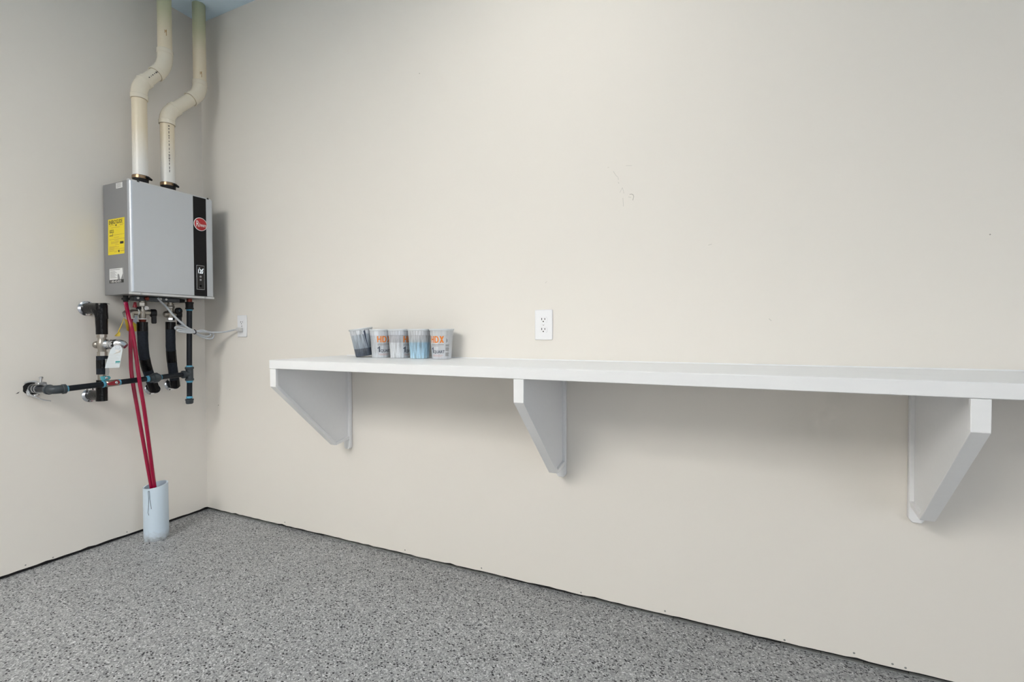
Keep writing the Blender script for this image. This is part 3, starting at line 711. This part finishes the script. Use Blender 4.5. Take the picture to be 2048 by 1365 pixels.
# wall opening, bonding clamp and wire tails
b = nb(); pts = [(.0007, -.742+.030*(1+.25*noise.noise((k*1.7, 2, 0)))*math.cos(2*PI*k/16), .776+.027*(1+.3*noise.noise((k*1.3, 5, 0)))*math.sin(2*PI*k/16)) for k in range(16)]
prism(b, pts, (.0012, 0, 0)); obj('wall_opening', b, 'gap_dark', gp, False)
for x, r in ((.014, .0200), (.034, .0190), (.052, .0182)):
    b = nb(); lathe(b, [(0, r-.004), (0, r), (.007, r), (.007, r-.004)], (x, -.741+x*.06, .776), (1, .06, 0), 20, close=True); gc = obj('bonding_clamp', b, 'steel', gp)
b = nb(); box(b, (.052, -.750, .7925), (.082, -.722, .8040), .002); obj('clamp_jaw', b, 'steel', gc)
b = nb(); cyl(b, (.066, -.737, .8040), (.066, -.735, .820), .0042, 10); lathe(b, [(0, .0065), (.006, .0070), (.008, .004)], (.066, -.735, .819), (0, 0, 1), 6); obj('clamp_bolt', b, 'steel', gc)
b = nb(); cyl(b, (.088, -.733, .792), (.104, -.731, .793), .0035, 8); obj('clamp_bolt', b, 'steel', gc)
b = nb(); tube(b, spline([(.006, -.764, .800), (.020, -.752, .806), (.034, -.735, .803)], 4), .004, 8); obj('wire_tail', b, 'steel', gc)
b = nb(); tube(b, spline([(.012, -.757, .772), (.022, -.755, .752), (.045, -.748, .742), (.068, -.730, .728), (.085, -.712, .722)], 4), [.005]*8+[.0026]*9, 8); obj('wire_tail', b, 'steel', gc)
b = nb(); tube(b, spline([(.010, -.760, .766), (.016, -.757, .748), (.040, -.745, .748), (.052, -.738, .752)], 4), .0036, 8); obj('wire_tail', b, 'steel', gc)

# ------------------------------------------------------------------ flanges
def flange(parent, y, z, r=.036):
    b = nb(); lathe(b, [(.0006, r), (.002, r), (.0035, r-.003), (.006, r*.62), (.010, r*.58)], (0, y, z), (1, 0, 0), 30); f = obj('wall_flange', b, 'chrome', parent)
    for s in (-1, 1):
        b = nb(); lathe(b, [(0, .0036), (.002, .003)], (.003, y+s*r*.25, z+s*r*.80), (1, 0, 0), 10); obj('flange_screw', b, 'slot_dark', f)
    return f

# ------------------------------------------------------------------ insulated loop on the left
IX, IY = .115, -.5405
il = thing('insulated_pipe', 'taped black pipe loop with a tagged relief valve left of the heater', 'water pipe', (IX, IY, .70))
flange(il, -.5445, 1.124, .034); flange(il, -.5370, .7220, .033)
b = nb(); tube(b, [(.0102, -.5445, 1.124), (.06, -.5435, 1.1235), (IX+.004, IY, 1.122)], [.0255, .0245, .0235], 20, wob=.0016); obj('wall_insulation', b, 'tape_black', il)
b = nb(); tube(b, [(IX, IY, 1.1440), (IX, IY, 1.135), (IX, IY, 1.10), (IX, IY, 1.06), (IX, IY, 1.03), (IX, IY, 1.004)], [.0205, .0225, .0222, .0218, .0218, .0214], 22, wob=.0022); ins = obj('upper_insulation', b, 'tape_black', il)
b = nb(); tube(b, [(IX-.030, IY-.001, 1.118), (IX-.018, IY, 1.110), (IX, IY, 1.098), (IX, IY, 1.075)], [.0240, .0262, .0240, .0226], 18, wob=.005, ws=80); obj('tape_wrap', b, 'tape_black', ins, True, 25)
b = nb(); prism(b, [(.108, IY-.020, 1.1435), (.130, IY+.004, 1.1445), (.142, IY+.020, 1.1410), (.118, IY+.016, 1.1465)], (0, 0, .0012)); obj('tape_flap', b, 'tape_black', ins, False)
b = nb(); tube(b, [(IX, IY, 1.0065), (IX, IY, .9900)], .0198, 8); obj('union_nut', b, 'brass_nickel', il)
b = nb(); tube(b, [(IX, IY, .990), (IX, IY, .976), (IX, IY, .966), (IX, IY, .948), (IX, IY, .938), (IX, IY, .924)], [.0150, .0155, .0195, .0195, .0155, .0150], 18); tb = obj('valve_tee', b, 'brass_nickel', il)
b = nb(); ball(b, (IX-.016, IY-.012, .957), .0170, 14); obj('tee_boss', b, 'brass_nickel', tb)
kd = Vector((.85, .50, .02)).normalized(); k0 = Vector((IX, IY, .958))+kd*.012
b = nb(); lathe(b, [(0, .0150), (.006, .0235), (.012, .0240), (.016, .0215), (.022, .0215), (.028, .0225)], k0, kd, 20); obj('valve_collar', b, 'chrome', tb)
k1 = k0+kd*.028
b = nb(); tube(b, [k1, k1+kd*.010, k1+kd*.030, k1+kd*.050+Vector((0, 0, -.003)), k1+kd*.060+Vector((0, 0, -.010))], [.0215, .0225, .0205, .0170, .0120], 14, wob=.004, ws=90); obj('test_cap', b, 'chrome', tb, True, 20)
b = nb(); tube(b, [k1+kd*.004, k1+kd*.020], [.0205, .0235], 9); obj('cap_band', b, 'rubber_black', tb)
b = nb(); tube(b, [(IX, IY, .9255), (IX, IY, .9070)], .0200, 8); obj('union_nut', b, 'brass_nickel', il)
b = nb(); tube(b, [(IX, -.541, .906), (IX, -.5415, .823)], .0212, 20, wob=.0008); i2 = obj('middle_insulation', b, 'foam_insulation', il)
b = nb(); tube(b, [(IX, -.5412, .888), (IX, -.5414, .850)], .0219, 20); obj('tape_band', b, 'tape_black', i2)
b = nb(); tube(b, [(IX, -.5425, .824), (IX, -.543, .796)], .0155, 16); v2 = obj('valve_body', b, 'brass_nickel', il)
b = nb()
lv = [(.1400, -.548, .893), (.1400, -.535, .893), (.1400, -.536, .850), (.1420, -.534, .835), (.1400, -.536, .818), (.1400, -.549, .818), (.1400, -.548, .85)]
prism(b, [(x+.004, y+.004, z) for x, y, z in lv], (.0035, 0, 0), .001); lever = obj('lever', b, 'steel', v2)
b = nb(); prism(b, [(.1366, y, z) for y, z in ((-.562, .815), (-.526, .815), (-.521, .805), (-.530, .795), (-.556, .795))], (.006, 0, 0), .0016); hb = obj('valve_handle', b, 'handle_blue', v2)
b = nb(); lathe(b, [(0, .0062), (.003, .006), (.0045, .0035)], (.1428, -.540, .8065), (1, 0, 0), 12); obj('handle_nut', b, 'chrome', hb)
b = nb(); tube(b, [(IX, -.5435, .797), (IX, -.5445, .75), (IX, -.5455, .7020)], [.0205, .0212, .0218], 22, wob=.0012); obj('lower_insulation', b, 'tape_black', il)
b = nb(); tube(b, [(IX-.010, -.5445, .7245), (.06, -.541, .7235), (.0102, -.537, .7220)], [.0205, .0220, .0230], 20, wob=.0014); obj('wall_insulation', b, 'tape_black', il)

# paper tag on the relief valve
tg = thing('valve_tag', 'white paper tag with teal print hanging from the left relief valve', 'tag', (.205, -.525, .855))
nt_ = Vector((.89, -.45, 0)); su = Vector((.45, .89, 0)); o0 = Vector((.206, -.5345, .905))
def TG(u, v, o=0): return o0+su*(u+ .13*v)+Vector((0, 0, v))+nt_*o
b = nb(); outl = [(-.0295, -.050), (.0210, -.050), (.0225, .030), (.0150, .0475), (.0000, .0510), (-.0120, .0440), (-.0200, .030)]
prism(b, [TG(u, v) for u, v in outl], nt_*.0008); pt = obj('paper', b, 'tag_white', tg, False)
b = nb(); quad(b, lambda u, v: TG(u, v, .0012), .004, -.0275, .020, -.0205, 1); quad(b, lambda u, v: TG(u, v, .0012), .003, -.0315, .019, -.0300); obj('tag_emblem', b, 'tag_teal', pt, False)
b = nb()
for k in range(11):
    if 3 <= k <= 5: quad(b, lambda u, v: TG(u, v, .0012), -.024, -.045+k*.0055, .000, -.0440+k*.0055)
    else: quad(b, lambda u, v: TG(u, v, .0012), -.024, -.045+k*.0055, .016-(k % 3)*.006, -.0440+k*.0055)
b.faces.new([b.verts.new(TG(u, v, .0012)) for u, v in ((-.010, .009), (.016, .018), (.018, .030), (.012, .026))]); obj('tag_print', b, 'scuff_faint', pt, False)
b = nb(); lathe(b, [(0, .0065), (.0006, .0065)], TG(.004, .026, .0012), nt_, 16); obj('tag_dot', b, 'print_white', pt, False)
b = nb(); lathe(b, [(0, .0062), (0, .0098), (.0012, .0098), (.0012, .0062)], TG(.004, .0405, .0009), nt_, 16, close=True); obj('eyelet', b, 'steel', pt)

# ------------------------------------------------------------------ hot and cold connections under the heater
def black_lever(parent, c, r, down, dirv):
    d = Vector(dirv).normalized(); c = Vector(c)
    b = nb(); lathe(b, [(0, r*.8), (.004, r*1.08), (.022, r*1.08), (.027, r*.85)], c, d, 20); k = obj('valve_knob', b, 'rubber_black', parent)
    s = d.cross(Vector((0, 0, 1))).normalized(); q = c+d*.006
    b = nb(); prism(b, [q+s*a+Vector((0, 0, z)) for a, z in ((-r*.75, 0), (r*.8, 0), (r*.75, -down), (-r*.65, -down))], d*.019, .003); obj('valve_lever', b, 'rubber_black', k)
    return k
# hot
hx, hy = .10, -.367
ho = thing('insulated_pipe', 'curved foam-wrapped pipe with a service valve behind the red tubes', 'water pipe', (.05, -.29, .70))
b = nb(); tube(b, [(hx, hy, 1.1648), (hx, hy, 1.158)], .0120, 16); tube(b, [(hx, hy, 1.159), (hx, hy, 1.157), (hx, hy, 1.141), (hx, hy, 1.139)], [.0160, .0190, .0190, .0160], 6); obj('union_nut', b, 'brass_nickel', ho)
b = nb(); tube(b, [(hx, hy, 1.140), (hx, hy, 1.128), (hx, hy, 1.092), (hx, hy, 1.080)], [.0130, .0140, .0145, .0125], 16); tube(b, [(hx, -.408, 1.110), (hx, -.330, 1.110)], .0135, 16); hb_ = obj('valve_body', b, 'brass_nickel', ho)
b = nb(); lathe(b, [(0, .0105), (.010, .0115), (.013, .0100), (.014, .0040)], (hx+.010, hy+.008, 1.131), (1, -.1, 0), 16); obj('test_plug', b, 'chrome', hb_)
b = nb(); tube(b, [(hx+.006, -.402, 1.133), (hx+.007, -.402, 1.140), (hx+.007, -.401, 1.158)], [.0095, .0080, .0052], 10); obj('drain_handle', b, 'handle_red', hb_)
b = nb(); tube(b, [(hx+.006, -.396, 1.131), (hx+.008, -.378, 1.131)], .0062, 10); obj('drain_stem', b, 'rubber_black', hb_)
black_lever(hb_, (hx-.004, -.332, 1.108), .0185, .052, (.35, .93, 0))
b = nb(); lathe(b, [(0, .0138), (.003, .0165), (.006, .0138)], (hx, -.390, 1.110), (0, 1, 0), 16); obj('body_ring', b, 'white_ring', hb_)
b = nb(); tube(b, fillet([(hx, -.405, 1.110), (hx, -.4165, 1.110), (hx, -.4165, 1.078)], .010, 5), .0135, 14); rv = obj('relief_elbow', b, 'brass_nickel', hb_)
b = nb(); tube(b, [(hx, -.4165, 1.1085), (hx+.004, -.4360, 1.1120), (hx+.006, -.4480, 1.1040), (hx+.004, -.4440, 1.0850)], [.0080, .0105, .0075, .0035], 10); obj('relief_lever', b, 'brass_nickel', hb_)
b = nb(); lathe(b, [(0, .0130), (.001, .0150), (.004, .0150), (.005, .0120)], (hx, -.4165, 1.083), (0, 0, -1), 16); obj('elbow_ring', b, 'white_ring', hb_)
b = nb(); lathe(b, [(0, .0120), (.001, .0175), (.005, .0175), (.006, .0120)], (hx, hy, 1.081), (0, 0, -1), 20); obj('white_collar', b, 'white_ring', ho)
b = nb(); tube(b, [(hx, hy, 1.076), (hx, hy, 1.071), (hx, hy, 1.057)], [.0155, .0150, .0118], 14); obj('copper_stub', b, 'copper', ho)
hpath = spline([(hx, -.3680, 1.063), (hx, -.3675, 1.01), (.095, -.363, .93), (.078, -.343, .85), (.060, -.313, .775), (.050, -.291, .716)], 7)
b = nb(); tube(b, hpath, .0218, 20, wob=.0008); hin = obj('insulation', b, 'foam_insulation', ho)
def band(parent, path, i0, i1, r):
    b = nb(); tube(b, path[i0:i1+1], r, 20, wob=.0004); return obj('tape_band', b, 'tape_black', parent)
band(hin, hpath, 0, 6, .0226); band(hin, hpath, 18, 23, .0226); band(hin, hpath, 29, len(hpath)-1, .0228)
b = nb(); tube(b, [(.052, -.286, .7235), (.008, -.2800, .7240)], .0200, 18); obj('wall_stub', b, 'foam_insulation', ho)
flange(ho, -.2790, .7240, .032)
# cold
cx_, cy_ = .10, -.2385
co = thing('insulated_pipe', 'straighter foam-wrapped pipe with a service valve beside the gas riser', 'water pipe', (.05, -.19, .70))
b = nb(); tube(b, [(cx_, cy_, 1.1648), (cx_, cy_, 1.1580)], .0120, 16); tube(b, [(cx_, cy_, 1.158), (cx_, cy_, 1.156), (cx_, cy_, 1.150)], [.0120, .0150, .0150], 12); tube(b, [(cx_, cy_, 1.150), (cx_, cy_, 1.148), (cx_, cy_, 1.136), (cx_, cy_, 1.134)], [.0160, .0178, .0178, .0150], 6); obj('union_nut', b, 'brass_nickel', co)
b = nb(); tube(b, [(cx_, cy_, 1.136), (cx_, cy_, 1.122), (cx_, cy_, 1.085), (cx_, cy_, 1.072)], [.0130, .0150, .0150, .0125], 16); tube(b, [(cx_, -.262, 1.106), (cx_, -.215, 1.106)], .0150, 16); cb = obj('valve_body', b, 'brass_nickel', co)
b = nb(); ball(b, (cx_, -.2600, 1.1040), .0165, 14, (1, .8, 1)); obj('body_cap', b, 'brass_nickel', cb)
b = nb(); tube(b, [(cx_, cy_, 1.088), (cx_, cy_, 1.086), (cx_, cy_, 1.076), (cx_, cy_, 1.074)], [.0150, .0172, .0172, .0150], 6); obj('lower_nut', b, 'chrome', cb)
black_lever(cb, (cx_-.002, -.213, 1.104), .0180, .052, (.35, .93, 0))
b = nb(); lathe(b, [(0, .0150), (.003, .0175), (.014, .0175), (.018, .0120)], (cx_+.012, -.2120, 1.1225), (1, .1, 0), 18); kn = obj('drain_knob', b, 'rubber_black', cb)
b = nb(); lathe(b, [(0, .0035), (0, .0060), (.0015, .0060), (.0015, .0035)], (cx_+.0305, -.2115, 1.1245), (1, .1, 0), 14, close=True); obj('knob_ring', b, 'chrome', kn)
b = nb(); lathe(b, [(0, .0120), (.001, .0185), (.004, .0185), (.005, .0120)], (cx_, cy_, 1.0715), (0, 0, -1), 20); obj('white_collar', b, 'white_ring', co)
cpath = spline([(cx_, -.2392, 1.0655), (.099, -.2392, 1.01), (.092, -.235, .93), (.078, -.222, .85), (.062, -.204, .775), (.052, -.1930, .728)], 7)
b = nb(); tube(b, cpath, .0212, 20, wob=.0008); ci = obj('insulation', b, 'foam_insulation', co)
band(ci, cpath, 0, 5, .0220); band(ci, cpath, 15, 20, .0220); band(ci, cpath, 29, len(cpath)-1, .0222)
b = nb(); tube(b, [(.053, -.191, .7345), (.008, -.1860, .7350)], .0200, 18); obj('wall_stub', b, 'foam_insulation', co)
flange(co, -.1850, .7350, .032)

# ------------------------------------------------------------------ hanging tags under the heater
def tagcard(name, pts, m, label, thick=(.0008, 0, 0)):
    t = thing(name, label, 'tag', pts[0])
    b = nb(); prism(b, pts, thick); obj('card', b, m, t, False)
    return t
yt = tagcard('valve_tag', [(.092, -.4400, 1.078), (.092, -.4010, 1.062), (.092, -.3900, 1.052), (.092, -.3900, 1.0175), (.092, -.4200, 1.0160), (.092, -.4300, 1.022)], 'tag_yellow', 'yellow warning tag hanging behind the red tubes')
b = nb(); prism(b, [(.0935, -.409, 1.0495), (.0935, -.399, 1.0495), (.0935, -.399, 1.019), (.0935, -.409, 1.019)], (.0006, 0, 0)); obj('orange_panel', b, 'label_yellow', yt, False)
ys = thing('valve_tag', 'narrow yellow tag seen edge-on, dangling left of the red tubes', 'tag', (.11, -.452, 1.078))
b = nb(); tube(b, [(.106, -.4470, 1.0830), (.110, -.4600, 1.0480), (.112, -.4750, 1.0150)], [.0012, .0020, .0026], 4); obj('tie', b, 'tag_yellow', ys, False)
b = nb(); prism(b, [(.112, -.4735, 1.0170), (.108, -.4890, .9960), (.118, -.4800, .9940), (.124, -.4740, .9960), (.121, -.4720, 1.0130)], (.0008, .0006, 0)); obj('card', b, 'tag_yellow', ys, False)
tagcard('valve_tag', [(.088, -.4110, 1.0930), (.088, -.3830, 1.0930), (.088, -.3830, 1.0505), (.088, -.4110, 1.0440)], 'tag_blue_white', 'pale blue tag between the red tubes and the curved insulated pipe')
tagcard('valve_tag', [(.086, -.1930, 1.0870), (.086, -.1880, 1.0870), (.086, -.1520, 1.0450), (.086, -.1540, 1.0390), (.086, -.1930, 1.0480)], 'tag_blue_white', 'pale blue tag behind the grey cord beside the gas riser')

# ------------------------------------------------------------------ red drain tubes and standpipe
def redtube(pts, label, joint=None):
    t = thing('drain_tube', label, 'tube', pts[-1], 'red plastic drain tubes')
    b = nb(); tube(b, spline(pts, 8), .0080, 16); obj('tubing', b, 'tube_red', t)
    if joint:
        b = nb(); lathe(b, [(0, .0086), (.001, .0094), (.010, .0094), (.011, .0086)], joint, (.25, -.1, -1), 16); obj('ferrule', b, 'tube_joint', t)
redtube([(.110, -.4415, 1.1570), (.150, -.4500, 1.0834), (.176, -.4468, .9993), (.190, -.4312, .7836), (.190, -.4107, .6229), (.172, -.3680, .2876), (.166, -.3560, .225)], 'red drain tube from the heater bottom, crossing in front of the gas pipe', (.1125, -.4420, 1.1530))
redtube([(.100, -.4165, 1.0770), (.104, -.4200, 1.0000), (.106, -.4233, .9108), (.115, -.4238, .8014), (.130, -.4071, .6181), (.1530, -.3725, .2857), (.1500, -.3620, .225)], 'red drain tube from the relief valve, passing behind the gas pipe')
sp = thing('drain_standpipe', 'pale grey plastic standpipe in the floor receiving the red tubes', 'drain pipe', (.156, -.352, 0))
SPX, SPY, SR = .156, -.352, .0505
b = nb(); seg = 44; sl_ = Vector((.454, .891, 0))   # the cut rises towards the corner
def topz(a): return .268 + .0075*math.cos(a-math.atan2(.454, .10))
rings = []
for r, kind in ((SR+.0006, 'b'), (SR, 't'), (SR-.0055, 't'), (SR-.0055, 'b2')):
    rings.append([b.verts.new((SPX+r*math.cos(2*PI*k/seg), SPY+r*math.sin(2*PI*k/seg), {'b': .0006, 'b2': .0006}.get(kind, topz(2*PI*k/seg)))) for k in range(seg)])
for i in range(4):
    A, B = rings[i], rings[(i+1) % 4]
    for k in range(seg): b.faces.new((A[k], A[(k+1) % seg], B[(k+1) % seg], B[k]))
obj('pipe', b, 'standpipe_plastic', sp)
az0 = math.atan2(-.48, .88)
def spf(u, v): a = az0+u/SR; return Vector((SPX+(SR+.0006)*math.cos(a), SPY+(SR+.0006)*math.sin(a), v))
b = nb()
for pts in ([(-.030, .252), (-.0285, .215), (-.0305, .170), (-.0330, .150), (-.0290, .136)], [(-.0245, .252), (-.0235, .215), (-.0200, .185), (-.0180, .166)], [(-.031, .2525), (-.0240, .2525)]):
    for i in range(len(pts)-1):
        (u0, v0), (u1, v1) = pts[i], pts[i+1]; wd = .0011
        if abs(v1-v0) < .001: q = ((u0, v0-wd), (u1, v1-wd), (u1, v1+wd), (u0, v0+wd))
        else: q = ((u0-wd, v0), (u0+wd, v0), (u1+wd, v1), (u1-wd, v1))
        b.faces.new([b.verts.new(spf(*p)) for p in q])
obj('marker_line', b, 'marker_line', sp, False)
b = nb(); lathe(b, [(.0003, .066), (.0015, .060), (.0035, .0535), (.005, .0512)], (SPX, SPY, 0), (0, 0, 1), 40); obj('grout_ring', b, 'floor', sp)

# ------------------------------------------------------------------ power cord
pc = thing('power_cord', 'grey power cord bundled with a tie and plugged into the corner outlet', 'cord', (.19, -.18, 1.015))
CR = .0042
lead = spline([(.150, -.3235, 1.1815), (.158, -.3140, 1.163), (.170, -.2980, 1.1392), (.182, -.2680, 1.0932), (.190, -.2180, 1.0420), (.194, -.1790, 1.0190)], 7)
b = nb(); tube(b, lead, CR+.0008, 10); obj('heater_lead', b, 'cord_grey', pc)
def loop(pts): b = nb(); tube(b, spline(pts, 7), CR, 10); obj('cord_loop', b, 'cord_grey', pc)
X0 = .192
loop([(X0, -.1780, 1.0190), (X0, -.2250, 1.0300), (X0, -.2600, 1.0395), (X0-.004, -.2680, 1.0360), (X0-.008, -.2600, 1.0280), (X0-.008, -.2250, 1.0230), (X0-.006, -.1780, 1.0150), (X0, -.1340, 1.0170), (X0+.002, -.0960, 1.0130), (X0, -.0770, .9990), (X0, -.0850, .9800), (X0, -.1130, .9790), (X0, -.1500, .9940), (X0, -.1780, 1.0110)])
loop([(X0+.006, -.1780, 1.0130), (X0+.006, -.2200, 1.0130), (X0+.006, -.2560, 1.0180), (X0+.004, -.2620, 1.0220), (X0+.002, -.2520, 1.0250), (X0+.002, -.2150, 1.0210), (X0+.003, -.1780, 1.0170), (X0+.004, -.1400, 1.0220), (X0+.004, -.1120, 1.0160), (X0+.002, -.0960, 1.0030), (X0+.003, -.1020, .9930), (X0+.003, -.1300, .9920), (X0+.005, -.1600, 1.0030), (X0+.006, -.1780, 1.0100)])
loop([(X0+.010, -.1780, 1.0110), (X0+.010, -.2100, 1.0100), (X0+.011, -.2420, 1.0130), (X0+.011, -.2560, 1.0150), (X0+.010, -.2420, 1.0180), (X0+.009, -.2100, 1.0160), (X0+.008, -.1780, 1.0160), (X0+.008, -.1300, 1.0140), (X0+.010, -.0950, 1.0120), (.215, -.0650, 1.0120), (.240, -.0420, 1.0150), (.270, -.0280, 1.0220), (.292, -.0240, 1.0262)])
b = nb(); tube(b, [(.197, -.1800, 1.0255), (.197+.012, -.1800, 1.0200), (.197+.013, -.1800, 1.0080), (.197, -.1800, 1.0035), (.181, -.1800, 1.0080), (.180, -.1800, 1.0200), (.197, -.1800, 1.0255)], .0022, 8); obj('cable_tie', b, 'rubber_black', pc)
b = nb(); tube(b, [(.290, -.0240, 1.0258), (.300, -.0225, 1.0268), (.306, -.0215, 1.0270)], [.0045, .0065, .0072], 12); pg = obj('strain_relief', b, 'plug_grey', pc)
b = nb(); box(b, (.304, -.0300, 1.0165), (.334, -.0092, 1.0375), .004, 2); obj('plug', b, 'plug_grey', pc)
